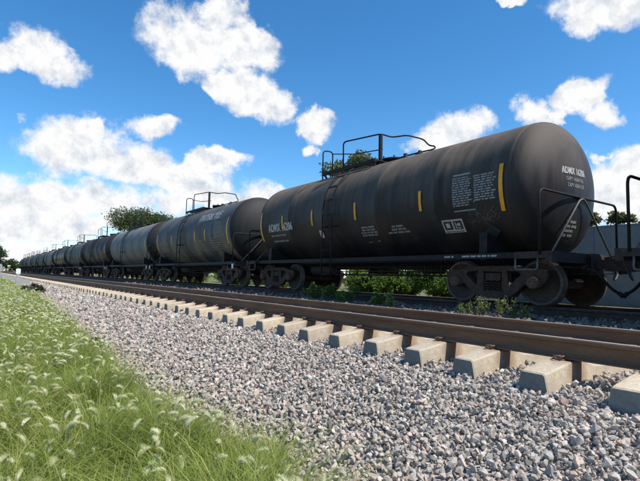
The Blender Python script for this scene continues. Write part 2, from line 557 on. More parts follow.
xs = np.concatenate([[-900, -300, -100, -40, -15, -8], np.arange(-5, 1.2, .4), np.arange(1.2, 8.2, .2), np.arange(8.4, 15, .6), [18, 25, 40, 100, 300, 900]])
ys = np.concatenate([[-400, -100, -30, -12], np.arange(-8, 20, .4), np.arange(20, 80, 2), [100, 130, 180, 260, 400, 700, 1200]])
XX, YY = np.meshgrid(xs, ys, indexing='ij')
ZZ = gz(XX, YY) - .05
nx, ny = XX.shape
idx = np.arange(nx * ny).reshape(nx, ny)
quads = np.stack([idx[:-1, :-1], idx[1:, :-1], idx[1:, 1:], idx[:-1, 1:]], -1).reshape(-1, 4)
tag(link('ground', bulk('ground', np.stack([XX, YY, ZZ], -1).reshape(-1, 3), quads, M['ground'], smooth=True)), kind='structure')

# ballast bed: a sheet that follows the land a little higher, from the toe of the shoulder to beyond the train
us = np.concatenate([np.linspace(0, 1, 12), 1 + np.arange(1, 60) * .13])
ysb = np.concatenate([np.arange(-8, 20, .25), np.arange(20, 60, 1), np.arange(60, 320, 10.)])
UU, YB = np.meshgrid(us, ysb, indexing='ij')
TB = toe(YB)
XB = np.where(UU <= 1, TB + (3.55 - TB) * UU, 3.55 + (UU - 1))
ZB = gz(XB, YB) + .012 * vnoise(XB, YB, 7, 2)
nx, ny = XB.shape
idx = np.arange(nx * ny).reshape(nx, ny)
quads = np.stack([idx[:-1, :-1], idx[1:, :-1], idx[1:, 1:], idx[:-1, 1:]], -1).reshape(-1, 4)
tag(link('ballast_bed', bulk('ballast_bed', np.stack([XB, YB, ZB], -1).reshape(-1, 3), quads, M['ballast'], smooth=True)), kind='structure')

# loose stones
def rock_variants(n):
    out = []
    for _ in range(n):
        bm = bmesh.new()
        sc = np.array([rng.uniform(.8, 1.25), rng.uniform(.65, 1.), rng.uniform(.45, .8)])
        for _ in range(15):
            q = rng.normal(size=3); q /= np.abs(q).max() ** .62 * np.linalg.norm(q) ** .38    # between a block and a ball
            bm.verts.new(q * sc * .92 * rng.uniform(.86, 1.0))
        bmesh.ops.convex_hull(bm, input=bm.verts)
        for vv in [vv for vv in bm.verts if not vv.link_faces]:
            bm.verts.remove(vv)
        bmesh.ops.triangulate(bm, faces=bm.faces)
        bm.verts.index_update()
        out.append((np.array([vv.co[:] for vv in bm.verts]), np.array([[q.index for q in f.verts] for f in bm.faces])))
        bm.free()
    return out
ROCKS = rock_variants(14)
def scatter_rocks(name, P, size, mt):
    Vs, Fs, o = [], [], 0
    kind = rng.integers(0, len(ROCKS), len(P))
    for k, (rv, rf) in enumerate(ROCKS):
        sel = np.where(kind == k)[0]
        n = len(sel)
        if not n: continue
        Rm = rand_rot(n)
        v = np.einsum('nij,vj->nvi', Rm, rv) * size[sel][:, None, None]
        v = v + P[sel][:, None, :]
        Vs.append(v.reshape(-1, 3))
        Fs.append((rf[None] + (np.arange(n) * len(rv))[:, None, None] + o).reshape(-1, 3))
        o += n * len(rv)
    return bulk(name, np.concatenate(Vs), np.concatenate(Fs), mt)
def field(x0f, x1f, y0, y1, dens, s0, s1, lift):
    area = (y1 - y0) * 2.6
    n = int(area * dens)
    y = rng.uniform(y0, y1, n)
    a, b = x0f(y), x1f(y)
    keep = rng.uniform(0, 2.6, n) < (b - a)
    y = y[keep]; a = a[keep]; b = b[keep]
    x = rng.uniform(a, b)
    s = rng.uniform(s0, s1, len(x)) * rng.choice([.28, .5, .75, 1, 1.2, 1.5], len(x), p=[.17, .16, .2, .26, .17, .04])
    z = gz(x, y) + (rng.uniform(-.4, 1, len(x)) ** 1) * lift * s
    return np.stack([x, y, z], 1), s
K = lambda c: (lambda y: np.full_like(y, c))
parts = [field(lambda y: toe(y) - .12, K(3.62), -1, 5.2, 3500, .0145, .0255, 2.0),
         field(lambda y: toe(y) - .10, K(3.62), 5.2, 10, 2200, .0170, .029, 1.8),
         field(lambda y: toe(y) - .08, K(3.62), 10, 20, 600, .028, .044, 1.3),
         field(lambda y: toe(y) - .08, K(3.7), 20, 46, 190, .045, .07, .9),
         field(K(3.62), K(6.2), -2, 7, 1350, .0155, .027, 1.7),
         field(K(3.62), K(6.2), 7, 22, 380, .028, .044, 1.),
         field(K(6.2), K(8.6), 0, 12, 520, .024, .04, 1.2),
         field(K(6.2), K(8.6), 12, 30, 160, .035, .06, 1.2),
         field(K(8.7), K(11.2), 1, 14, 200, .025, .05, 1.2),
         # a few stray stones out on the turf and piled against the sleeper ends
         field(lambda y: toe(y) - .45, lambda y: toe(y), -1, 14, 120, .018, .032, 1.),
         field(K(3.5), K(3.84), -1, 16, 300, .020, .036, 1.6)]
shade_tinted = parts[6:9]; undarkened = parts[:6] + parts[9:]
for name, ps, mt, lab in (('ballast_stones', undarkened, M['stone'], 'loose grey crushed stone heaped along the empty track'),
                          ('shade_tinted_ballast_stones', shade_tinted, M['shade_tinted_stone'], 'crushed stone by the train, darkened to paint in its shade')):
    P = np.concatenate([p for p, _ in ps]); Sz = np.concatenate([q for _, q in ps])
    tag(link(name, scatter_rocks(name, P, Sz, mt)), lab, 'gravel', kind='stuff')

# ------------------------------------------------------------------ tracks
def rail_mesh(y0, y1):
    half = [(.076, 0), (.076, .011), (.030, .026), (.0095, .042), (.0088, .125), (.014, .136), (.037, .143), (.037, .170), (.030, .181)]
    prof = half + [(-x, z) for x, z in half[::-1]]
    b = MB()
    n = len(prof)
    yy = [y0] + list(np.arange(math.ceil(y0), 40, 3.)) + [80, y1]
    vs = [(x, y, z + RC) for y in yy for x, z in prof]
    fs, mi = [], []
    for i in range(len(yy) - 1):
        for k in range(n):
            fs.append((i * n + k, i * n + (k + 1) % n, (i + 1) * n + (k + 1) % n, (i + 1) * n + k))
            mi.append(1 if k == len(half) - 1 else 0)
    b.add(vs, fs)
    b.mi = mi
    b.add([vs[k] for k in range(n)], [tuple(range(n))])
    return b.mesh('rail', [M['rail'], M['rail_top']])

def sleeper_mesh():
    # pretensioned concrete: wide flat foot, narrower top, dipped waist, bevelled ends
    b = MB()
    xs_ = [(-1.29, -.012, .95), (-1.275, 0, 1.0), (-1.15, .018, 1), (-1.0, .040, .99), (-.88, .058, .97), (-.60, .058, .97), (-.42, .0, .9), (0, -.02, .88),
           (.42, .0, .9), (.60, .058, .97), (.88, .058, .97), (1.0, .040, .99), (1.15, .018, 1), (1.275, 0, 1.0), (1.29, -.012, .95)]
    T = -.252
    vs = []
    for x, dz, w in xs_:
        tw, bw = .112 * w, .150 * w
        vs += [(x, -bw, T - .23), (x, -tw, T + dz - .016), (x, -tw + .014, T + dz), (x, tw - .014, T + dz), (x, tw, T + dz - .016), (x, bw, T - .23)]
    fs = [(i * 6 + k, i * 6 + (k + 1) % 6, (i + 1) * 6 + (k + 1) % 6, (i + 1) * 6 + k) for i in range(len(xs_) - 1) for k in range(6)]
    b.add(vs, fs)
    b.add(vs[:6], [tuple(range(6))], 2); b.add(vs[-6:], [tuple(range(6))], 2)
    # rubber pad seats under the rails
    for s in (-1, 1):
        b.box(s * RG - .08, s * RG + .08, -.085, .085, T + .05, RC - .001, 1)
    return b.mesh('sleeper', [M['sleeper'], M['rubber'], M['sleeper_end_shade']])

def clip_mesh():
    b = MB()
    b.box(-.014, .014, -.026, .026, -.21, -.165)                      # cast shoulder
    p = [(.012, -.05, -.185), (.012, .03, -.185), (.0, .062, -.172), (-.03, .05, -.150), (-.045, .0, -.146), (-.03, -.045, -.150), (.025, -.035, -.150), (.05, .0, -.158), (.055, .03, -.164)]
    b.tube(p, .009, 6)                                              # sprung bar
    b.tube([(.0, .0, -.17), (.0, 0, -.142)], .011, 6)
    return b.mesh('clip', M['rail'])

track = tag(empty('railway_track', (TC, 0, 0)), 'empty railway track on pale concrete sleepers beside the train', 'railway track')
rm = rail_mesh(-9, 420)
for s in (-1, 1):
    link('rail', rm, track, (s * RG, 0, 0))
sm, cm = sleeper_mesh(), clip_mesh()
SP, S0 = .695, 1.672 - .112
for i in range(-14, 285):
    y = S0 + SP * i
    z = rng.uniform(-.004, .004)
    o = link('sleeper', sm, track, (rng.uniform(-.025, .02), y + rng.uniform(-.012, .012), -abs(z)), (rng.uniform(-.02, .02), 0, rng.uniform(-.015, .015)))
    if -2 <= i < 34:
        for s in (-1, 1):
            for q in (-1, 1):
                link('clip', cm, o, (s * RG + q * .092, 0, -.006), (0, 0, 0 if q < 0 else math.pi)).scale = (.85, .8, 1)

track2 = tag(empty('train_track', (TT, 0, TZ)), 'railway track with dark rails under the tank cars', 'railway track')
M['dark_rail'] = simple('dark_rusty_rail', (.03, .018, .014), (.07, .042, .032), 10, .85)
rm2 = rm.copy(); rm2.materials[0] = M['dark_rail']
for s in (-1, 1):
    link('rail', rm2, track2, (s * RG, 0, 0))
M['old_timber'] = simple('grey_old_timber', (.06, .05, .042), (.13, .11, .095), 8, .95, 0, .3, (.3, 3, 3))
tb = MB().box(-1.28, 1.28, -.115, .115, -.40, RC - .012)
tb.box(-RG - .16, -RG + .16, -.1, .1, RC - .012, RC - .001, 1).box(RG - .16, RG + .16, -.1, .1, RC - .012, RC - .001, 1)
tm = tb.mesh('sleeper', [M['old_timber'], M['dark_rail']])
for i in range(90):
    link('sleeper', tm, track2, (rng.uniform(-.04, .04), -6 + .56 * i, 0), (0, 0, rng.uniform(-.02, .02)))

# ------------------------------------------------------------------ tank cars
TR, TCZ, HL, HB = 1.38, 2.315, 4.85, .60           # tank radius, axis height, half length, head bulge

def curve_plate(name, outer, holes, depth, mats, bev=.012):
    cu = bpy.data.curves.new(name, 'CURVE')
    cu.dimensions = '2D'
    cu.fill_mode = 'BOTH'
    cu.extrude = depth / 2 - bev
    cu.bevel_depth = bev
    cu.bevel_resolution = 1
    for pts in [outer] + holes:
        sp = cu.splines.new('POLY')
        sp.points.add(len(pts) - 1)
        for q, (a, b) in zip(sp.points, pts):
            q.co = (a, b, 0, 1)
        sp.use_cyclic_u = True
    ob = bpy.data.objects.new(name, cu)
    COL.objects.link(ob)
    me = bpy.data.meshes.new_from_object(ob.evaluated_get(bpy.context.evaluated_depsgraph_get()))
    bpy.data.objects.remove(ob)
    for v in me.vertices:                           # plane -> y (along car) / z (height), depth -> x
        a, b, c = v.co
        v.co = (c, a, b)
    me.materials.clear()
    me.materials.append(mats)
    me.name = name
    return me

def text_polys(body, size, bold=0., shear=0., squash=1., align='CENTER', spacing=1.):
    cu = bpy.data.curves.new('t', 'FONT')
    cu.body = body; cu.size = size; cu.offset = bold; cu.shear = shear
    cu.align_x = align; cu.align_y = 'CENTER'; cu.resolution_u = 2; cu.space_character = spacing
    ob = bpy.data.objects.new('t', cu)
    COL.objects.link(ob)
    me = bpy.data.meshes.new_from_object(ob.evaluated_get(bpy.context.evaluated_depsgraph_get()))
    bpy.data.objects.remove(ob)
    bm = bmesh.new(); bm.from_mesh(me)
    if size > .15:
        for k in range(-6, 7):
            bmesh.ops.bisect_plane(bm, geom=bm.verts[:] + bm.edges[:] + bm.faces[:], plane_co=(0, k * size / 9, 0), plane_no=(0, 1, 0))
    bm.verts.index_update()
    vs = [(v.co.x * squash, v.co.y) for v in bm.verts]
    fs = [tuple(q.index for q in f.verts) for f in bm.faces]
    bm.free()
    bpy.data.meshes.remove(me)
    return vs, fs

def on_side(uv, y0, z0, lift=.007):
    """(u right, v up) print -> near flank of the tank"""
    a0 = math.asin(max(-1, min(1, (z0 - TCZ) / TR)))
    out = []
    for u, v in uv:
        a = a0 + v / TR
        out.append((-(TR + lift) * math.cos(a), y0 - u, TCZ + (TR + lift) * math.sin(a)))
    return out

def on_head(uv, x0, z0, lift=.005):
    out = []
    for u, v in uv:
        x, z = x0 + u, z0 + v
        q = max(0, 1 - (x * x + (z - TCZ) ** 2) / TR ** 2)
        out.append((x, -(HL + HB * math.sqrt(q)) - lift, z))
    return out

def rects(rs, cuts=1):
    vs, fs = [], []
    for a, b, c, d in rs:
        o = len(vs)
        for k in range(cuts + 1):
            v = c + (d - c) * k / cuts
            vs += [(a, v), (b, v)]
        for k in range(cuts):
            fs.append((o + 2 * k, o + 2 * k + 1, o + 2 * k + 3, o + 2 * k + 2))
    return vs, fs

def dashes(rnd, w, h, rows, fill=.8, centre=False):
    """rows of small unreadable print"""
    out = []
    lh = h / rows
    for i in range(rows):
        y1 = h / 2 - i * lh
        y0_ = y1 - lh * .62
        ww = w * (rnd.uniform(.75, 1) if not centre else rnd.uniform(.5, 1.))
        x = -w / 2 if not centre else -ww / 2
        end = x + ww
        while x < end:
            l = rnd.uniform(.8, 3.2) * lh
            xx = min(x + l, end)
            k = x
            while k < xx:                             # letters
                lw = lh * rnd.uniform(.3, .45)
                out.append((k, min(k + lw, xx), y0_ + rnd.uniform(0, lh * .05), y1))
                k += lw * (1 + (1 - fill))
            x = xx + lh * .45
    return out

CAR = {}                                             # mesh library shared by all cars
def car_library():
    A = CAR
    # --- tank: shell with dished heads and raised weld bands
    prof = []
    for i in range(15):
        a = math.pi / 2 * i / 14
        prof.append((-(HL + HB * math.cos(a)), max(.001, TR * math.sin(a))))
    def band(y):
        return [(y - .035, TR), (y - .03, TR + .0025), (y + .03, TR + .0025), (y + .035, TR)]
    for y in (-HL + .06, -3.0, -1.1, 1.1, 3.0, HL - .06):
        prof += band(y)
    head = prof[:15]
    prof = prof[14:] + [(HL, TR)]
    A['tank_head'] = MB().lathe(head + [(-HL + .02, TR - .004)], 'y', 72, (0, 0, TCZ)).mesh('tank_head', M['black_paint'])
    A['tank_shell'] = MB().lathe(prof, 'y', 72, (0, 0, TCZ)).mesh('tank_shell', M['black_paint'])
    # --- underframe
    b = MB()
    for s in (1,):
        b.box(-.27, .27, min(s * 3.1, s * 5.72), max(s * 3.1, s * 5.72), .64, .935)
        b.box(-.36, .36, min(s * 3.1, s * 5.6), max(s * 3.1, s * 5.6), .61, .642)
        for q in (-1, 1):                            # saddle web up the flank of the tank
            b.add([(q * .25, s * 4.22 - .09, .66), (q * 1.32, s * 4.22 - .09, .86), (q * 1.30, s * 4.22 - .09, 1.40), (q * .25, s * 4.22 - .09, .98),
                   (q * .25, s * 4.22 + .09, .66), (q * 1.32, s * 4.22 + .09, .86), (q * 1.30, s * 4.22 + .09, 1.40), (q * .25, s * 4.22 + .09, .98)],
                  [(0, 1, 2, 3), (4, 7, 6, 5), (0, 4, 5, 1), (1, 5, 6, 2), (2, 6, 7, 3), (3, 7, 4, 0)])
    A['underframe'] = b.mesh('underframe', M['black_steel'])
    b = MB().box(-.012, .012, -4.95, 4.95, .875, .965).box(-.012, .25, -4.95, 4.95, .965, .98)
    A['side_sill'] = b.mesh('side_sill', M['black_steel'])
    arcp = [(x * .78, .70 + .16 * (abs(x)) ** 3) for x in np.linspace(-1, 1, 15)]
    vs = [(x, y, z) for y in (-3.25, 3.25) for x, z in arcp + [(.70, .99), (-.70, .99)]]
    n_ = len(arcp) + 2
    A['belly'] = MB().add(vs, [(k, (k + 1) % n_, n_ + (k + 1) % n_, n_ + k) for k in range(n_)] + [tuple(range(n_)), tuple(range(n_, 2 * n_))]).mesh('belly', M['black_steel'])
    # --- end platform with grating bars and end beam
    b = MB()
    b.box(-1.46, 1.46, 5.56, 5.68, .80, .985)
    for q in (-1, 1):
        b.box(min(q * .3, q * 1.46), max(q * .3, q * 1.46), 4.98, 5.02, .88, .975)
        for k in range(12):
            y = 5.06 + k * .042
            b.box(min(q * .3, q * 1.44), max(q * .3, q * 1.44), y, y + .018, .945, .972)
        b.box(q * 1.45 - .02, q * 1.45 + .02, 4.98, 5.60, .86, .98)
    A['end_platform'] = b.mesh('end_platform', M['grimy_steel'])
    # --- end handrail and its inverted V stay
    def arc(pts, r=.16, n=5):
        pts = [Vector(p) for p in pts]
        out = [pts[0]]
        for i in range(1, len(pts) - 1):
            a, b_, c = pts[i - 1], pts[i], pts[i + 1]
            p, q = b_ + (a - b_).normalized() * min(r, (a - b_).length * .45), b_ + (c - b_).normalized() * min(r, (c - b_).length * .45)
            for k in range(n + 1):
                t = k / n
                out.append(p * (1 - t) ** 2 + b_ * 2 * t * (1 - t) + q * t * t)
        return out + [pts[-1]]
    A['arc'] = arc
    A['end_handrail'] = MB().tube(arc([(-1.475, 5.47, .93), (-1.475, 5.47, 2.08), (1.475, 5.47, 2.08), (1.475, 5.47, .93)]), .024, 8).mesh('end_handrail', M['black_steel'])
    A['stay'] = MB().tube(arc([(-1.18, 5.50, .95), (-.12, 5.50, 2.01), (.0, 5.50, 2.06), (.12, 5.50, 2.01), (1.16, 5.50, .95)], .05, 2), .019, 8).mesh('stay', M['grey_pipe'])
    # --- coupler
    b = MB()
    b.box(-.07, .07, 5.6, 5.95, .72, .88)
    b.add([(-.13, 5.92, .68), (.13, 5.92, .68), (.20, 6.10, .66), (.12, 6.22, .68), (-.02, 6.13, .68), (-.10, 6.13, .68), (-.17, 6.06, .68),
           (-.13, 5.92, .92), (.13, 5.92, .92), (.20, 6.10, .94), (.12, 6.22, .92), (-.02, 6.13, .92), (-.10, 6.13, .92), (-.17, 6.06, .92)],
          [(0, 1, 2, 3, 4, 5, 6), (13, 12, 11, 10, 9, 8, 7)] + [(k, (k + 1) % 7, 7 + (k + 1) % 7, 7 + k) for k in range(7)])
    b.tube([(-.1, 6.1, .62), (-.1, 6.1, .98)], .05, 8)
    b.box(-.2, .2, 5.7, 5.76, .60, .99)
    A['coupler'] = b.mesh('coupler', M['rust_truck'])
    A['cut_lever'] = MB().tube(arc([(-1.42, 5.72, .84), (-.95, 5.76, .82), (-.62, 5.80, .55), (-.35, 5.86, .50), (-.12, 6.0, .66)], .08, 3), .014, 6).mesh('cut_lever', M['grey_pipe'])
    A['brake_hose'] = MB().tube(arc([(.32, 5.66, .70), (.30, 5.85, .68), (.14, 6.02, .36), (.0, 6.165, .24)], .14, 5), .026, 8).tube([(.04, 6.11, .29), (.0, 6.168, .22)], .04, 8).mesh('brake_hose', M['rubber'])
    A['sill_step'] = MB().tube(arc([(-1.45, 5.42, .90), (-1.47, 5.42, .66), (-1.47, 5.0, .66), (-1.45, 5.0, .90)], .05, 3), .017, 6).mesh('sill_step', M['grey_pipe'])
    A['angle_cock'] = MB().tube([(.32, 4.9, .73), (.32, 5.66, .73)], .022, 8).lathe([(5.6, .02), (5.6, .05), (5.7, .05), (5.7, .02)], 'y', 8, (.32, 0, .73)).bar((.32, 5.63, .78), (.18, 5.63, .86), .02, .03).mesh('angle_cock', M['grimy_steel'])
    # --- ladder following the flank
    b = MB()
    for y in (-.22, .22):
        pts = [(-1.50, y, .46), (-1.50, y, 1.2), (-1.50, y, 2.32)]
        for k in range(1, 12):
            a = R(4 + k * 6.0)
            pts.append((-(TR + .10) * math.cos(a), y, TCZ + (TR + .10) * math.sin(a)))
        b.tube(pts, .021, 6)
    for z in (1.0, 1.85):
        for y in (-.22, .22):
            b.tube([(-1.50, y, z), (-1.2, y, z + (.05 if z > 1.5 else 0))], .017, 6)
    A['ladder'] = b.mesh('ladder', M['black_steel'])
    A['rung'] = MB().tube([(0, -.22, 0), (0, .22, 0)], .013, 6).mesh('rung', M['black_steel'])
    # --- crown: walkway, rails, manway
    b = MB()
    b.box(-.72, -.68, -.35, 2.12, 3.63, 3.73).box(.0, .04, -.35, 2.12, 3.66, 3.73)
    for k in range(26):
        y = -.34 + k * .096
        b.box(-.68, .0, y, y + .03, 3.69, 3.715)
    for y in (-.25, .9, 2.0):
        b.bar((-.70, y, 3.64), (-.55, y, 3.50), .05, .04)
    A['walkway'] = b.mesh('walkway', M['black_steel'])
    A['guard_rail'] = MB().tube(arc([(-.66, 1.10, 3.70), (-.66, 1.12, 4.52), (-.40, -.24, 4.50), (.0, -.28, 4.47), (.25, -.62, 4.50), (.78, -.74, 4.46),
                                     (.72, -1.02, 4.2), (.66, -1.28, 4.12), (.64, -1.30, 4.03), (.42, -.98, 3.97), (.22, -.55, 3.90), (.0, -.2, 3.80)], .12, 4), .022, 8).mesh('guard_rail', M['black_steel'])
    A['guard_post'] = MB().box(-.44, -.36, -.28, -.20, 3.66, 4.49).box(-.50, -.30, -.30, -.18, 3.56, 3.70).mesh('guard_post', M['black_steel'])
    A['hoop'] = MB().tube(arc([(-.70, 2.10, 3.52), (-.70, 2.10, 4.45), (-.38, 2.02, 4.45), (-.38, 2.02, 3.60)], .12, 5), .021, 8).mesh('hoop', M['black_steel'])
    A['knee_rail'] = MB().tube([(-.38, 2.02, 4.38), (-.35, 1.0, 4.18), (-.30, -.22, 4.08)], .016, 6).mesh('knee_rail', M['black_steel'])
    b = MB().lathe([(TCZ + TR - .06, .40), (3.84, .40), (3.84, .44), (3.88, .44), (3.91, .38), (3.92, .001)], 'z', 24, (.32, -.05, 0))
    for k in range(8):
        a = k * math.pi / 4
        b.tube([(.32 + .42 * math.cos(a), -.05 + .42 * math.sin(a), 3.80), (.32 + .42 * math.cos(a), -.05 + .42 * math.sin(a), 3.95)], .022, 6)
    A['manway'] = b.mesh('manway', M['black_steel'])
    b = MB().lathe([(3.66, .10), (3.90, .10), (3.90, .13), (3.93, .13), (3.94, .06), (4.02, .05), (4.02, .001)], 'z', 14, (.42, -.95, 0))
    b.lathe([(3.66, .06), (3.92, .06), (3.93, .001)], 'z', 12, (.1, -.72, 0))
    A['valve'] = b.mesh('valve', M['black_steel'])
    A['end_tag'] = MB().box(-.012, .0, -.07, .07, -.09, .09).mesh('end_tag', M['paint_chip_white'])
    # --- below the tank
    A['air_reservoir'] = MB().lathe([(-.6, .001), (-.6, .14), (-.55, .19), (.55, .19), (.6, .14), (.6, .001)], 'y', 18, (-.45, 2.2, .70)).bar((-.45, 1.9, .85), (-.45, 1.9, .98), .06, .5).bar((-.45, 2.5, .85), (-.45, 2.5, .98), .06, .5).mesh('air_reservoir', M['grimy_steel'])
    A['brake_cylinder'] = MB().lathe([(-.35, .001), (-.35, .13), (.25, .13), (.3, .05), (.75, .03), (.75, .001)], 'y', 14, (-.25, -2.0, .72)).box(-.4, -.1, -2.2, -1.9, .78, .96).mesh('brake_cylinder', M['grimy_steel'])
    b = MB()
    for z in (.53, .64, .75):
        b.tube([(-.62, -3.1, z), (-.62, 1.4, z)], .013, 6)
    for k in range(10):
        b.tube([(-.62, -3.1 + k * .5, .50), (-.62, -3.1 + k * .5, .96)], .013, 6)
    A['under_rail'] = b.mesh('under_rail', M['grimy_steel'])
    A['brake_pipe'] = MB().tube(arc([(.32, -4.95, .73), (.32, -3.3, .73), (.5, -2.9, .86), (.5, 2.9, .86), (.32, 3.3, .73), (.32, 4.95, .73)], .2, 4), .02, 6).tube([(-.1, -3.2, .55), (-.1, 3.2, .55)], .018, 6).mesh('brake_pipe', M['grimy_steel'])
    A['outlet'] = MB().lathe([(.60, .12), (.66, .16), (.76, .16), (.80, .22), (.98, .24)], 'z', 16, (0, 0, 0)).box(-.35, .35, -.25, -.22, .58, .96).box(-.35, .35, .22, .25, .58, .96).mesh('outlet', M['grimy_steel'])
    # --- truck
    AX, WR = .875, .43
    outer = [(-1.10, .50), (-1.12, .60), (-1.05, .655), (-.80, .665), (-.55, .735), (.55, .735), (.80, .665), (1.05, .655), (1.12, .60), (1.10, .50),
             (.98, .36), (.76, .36), (.68, .42), (.56, .30), (.40, .17), (.25, .135), (-.25, .135), (-.40, .17), (-.56, .30), (-.68, .42), (-.76, .36), (-.98, .36)]
    holes = [[(-.22, .235), (-.22, .65), (.22, .65), (.22, .235)],
             [(-.36, .36), (-.62, .58), (-.56, .64), (-.33, .65)],
             [(.36, .36), (.33, .65), (.56, .64), (.62, .58)]]
    A['side_frame'] = curve_plate('side_frame', outer, holes, .12, M['rust_truck'], .016)
    prof = [(-.066, .001), (-.066, .11), (-.04, .13), (-.02, .30), (-.055, .36), (-.066, WR - .055), (-.066, WR - .012), (-.055, WR - .002), (.045, WR + .004), (.05, WR + .022), (.066, WR + .024), (.074, WR + .012), (.074, WR - .05),
            (.03, .33), (.02, .14), (.07, .12), (.07, .001)]
    mb = MB().lathe(prof, 'x', 40, (0, 0, 0))
    mb.mi = [1 if 5 <= (i // 40) <= 8 else 0 for i in range(len(mb.f))]
    A['wheel'] = mb.mesh('wheel', [M['wheel_rust'], M['worn_steel_dull']])
    b = MB().lathe([(-1.13, .001), (-1.13, .07), (-1.10, .085), (-1.02, .09), (-.9, .075), (-.78, .10), (.78, .10), (.9, .075), (1.02, .09), (1.10, .085), (1.13, .07), (1.13, .001)], 'x', 16)
    A['axle'] = b.mesh('axle', M['rust_truck'])
    b = MB().lathe([(-.02, .001), (-.02, .085), (0, .115), (.06, .12), (.14, .12), (.14, .001)], 'x', 20)
    for k in range(3):
        a = k * 2.094 + .5
        b.lathe([(-.045, .001), (-.045, .018), (-.0, .018)], 'x', 6, (0, .06 * math.cos(a), .06 * math.sin(a)))
    A['bearing'] = b.mesh('bearing', M['bearing'])
    A['bolster'] = MB().box(-1.03, 1.03, -.17, .17, .46, .61).box(-.45, .45, -.22, .22, .55, .67).mesh('truck', M['rust_truck'])
    b = MB()
    for y in (-.13, 0, .13):
        pts = [(.055 * math.cos(t), y + .055 * math.sin(t), .238 + .215 * t / (9 * math.pi)) for t in np.linspace(0, 9 * math.pi, 46)]
        b.tube(pts, .013, 5)
    A['springs'] = b.mesh('spring', M['rust_truck'])
    A['brake_beam'] = MB().bar((-.85, 0, .36), (.85, 0, .36), .06, .10).bar((-.80, -.07, .30), (-.80, .02, .52), .07, .05).bar((.80, -.07, .30), (.80, .02, .52), .07, .05).mesh('brake_beam', M['grimy_steel'])

M['worn_steel_dull'] = simple('dull_wheel_tread', (.05, .036, .03), (.13, .10, .08), 10, .6, .3, .05)
M['bearing'] = simple('red_brown_bearing_cap', (.07, .036, .026), (.14, .075, .055), 18, .75)
car_library()

def make_truck(parent, y):
    t = link('truck', CAR['bolster'], parent, (0, y, 0))
    for s in (-1, 1):
        link('side_frame', CAR['side_frame'], t, (s * .99, 0, 0))
        link('spring', CAR['springs'], t, (s * .99, 0, 0))
    for q in (-1, 1):
        link('axle', CAR['axle'], t, (0, q * .875, .43))
        link('brake_beam', CAR['brake_beam'], t, (0, q * .36, 0), (0, 0, 0 if q > 0 else math.pi))
        for s in (-1, 1):
            link('wheel', CAR['wheel'], t, (s * .786, q * .875, .432), (0, 0, 0 if s < 0 else math.pi))
            link('bearing', CAR['bearing'], t, (s * 1.12, q * .875, .432), (0, 0, 0 if s < 0 else math.pi))
    return t

def make_car(yc, label, paint, detail=2, headpaint=None):
    c = tag(empty('tank_car', (TT, yc, TZ)), label, 'tank car', 'tank cars coupled in one train')
    def put(name, loc=(0, 0, 0), rz=0., key=None, parent=c):
        return link(name, CAR[key or name], parent, loc, (0, 0, rz))
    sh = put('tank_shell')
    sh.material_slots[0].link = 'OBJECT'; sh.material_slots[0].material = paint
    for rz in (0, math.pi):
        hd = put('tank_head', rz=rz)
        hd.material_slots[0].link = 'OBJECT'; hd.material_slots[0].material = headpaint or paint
    put('underframe', key='underframe'); put('underframe', rz=math.pi)
    put('belly')
    put('side_sill', (-1.36, 0, 0)); put('side_sill', (1.36, 0, 0), math.pi)
    for rz in (0, math.pi):
        put('end_platform', rz=rz); put('end_handrail', rz=rz); put('coupler', rz=rz)
        if detail >= 1:
            put('stay', rz=rz); put('cut_lever', rz=rz); put('brake_hose', rz=rz); put('sill_step', rz=rz); put('angle_cock', rz=rz)
    if detail >= 1:
        st = [put('sill_step', key='sill_step') for _ in range(2)]
        for o, sx, sy in ((st[0], -1, 1), (st[1], -1, -1)):
            o.scale = (1, sy, 1) if True else o.scale
        st[0].scale = (-1, 1, 1); st[1].scale = (1, -1, 1)
    for s in ((-1, 1) if detail >= 1 else (-1,)):
        l = put('ladder', (0, .72, 0), 0 if s < 0 else math.pi)
        if s < 0 and detail >= 1:
            for k in range(6):
                link('rung', CAR['rung'], l, (-1.50, 0, .52 + k * .34))
            for k in range(4):
                a = R(12 + k * 16)
                link('rung', CAR['rung'], l, (-(TR + .10) * math.cos(a), 0, TCZ + (TR + .10) * math.sin(a)))
        elif s > 0:
            l.location = (0, -.72 + 1.44, 0)
    for n in ('walkway', 'guard_rail', 'guard_post', 'hoop', 'manway'):
        put(n)
    if detail >= 1:
        for n in ('knee_rail', 'valve', 'air_reservoir', 'brake_cylinder', 'under_rail', 'brake_pipe', 'outlet'):
            put(n)
    for s in (-1, 1):
        make_truck(c, s * 4.24)
        if detail >= 1 and yc > 12: link('end_tag', CAR['end_tag'], c, (-1.48, s * 5.5, .80))
    return c

def bolden(vf, d, n=3):
    vs, fs = vf
    V, F = [], []
    for k in range(n):
        o = len(V)
        V += [(u + d * (k - (n - 1) / 2), v) for u, v in vs]
        F += [tuple(i + o for i in f) for f in fs]
    return V, F, len(vs)

def decal(parent, name, vf, mat, y0=None, z0=None, head=None, lift=.007, label=None):
    vs, fs = vf[:2]
    if len(vf) == 3:                                  # stepped coats of paint, each a hair proud of the last
        p = []
        for k in range(0, len(vs), vf[2]):
            q = vs[k:k + vf[2]]
            l = lift + .0012 * (k // vf[2])
            p += on_side(q, y0, z0, l) if head is None else on_head(q, head[0], head[1], l)
    else:
        p = on_side(vs, y0, z0, lift) if head is None else on_head(vs, head[0], head[1], lift)
    o = MB().add(p, fs).build(name, mat, parent)
    if name in ('weight_line', 'stencil_table', 'graffiti', 'small_print', 'head_print', 'worn_lettering', 'logo_line'):
        o['kind'] = 'stuff'
    return o

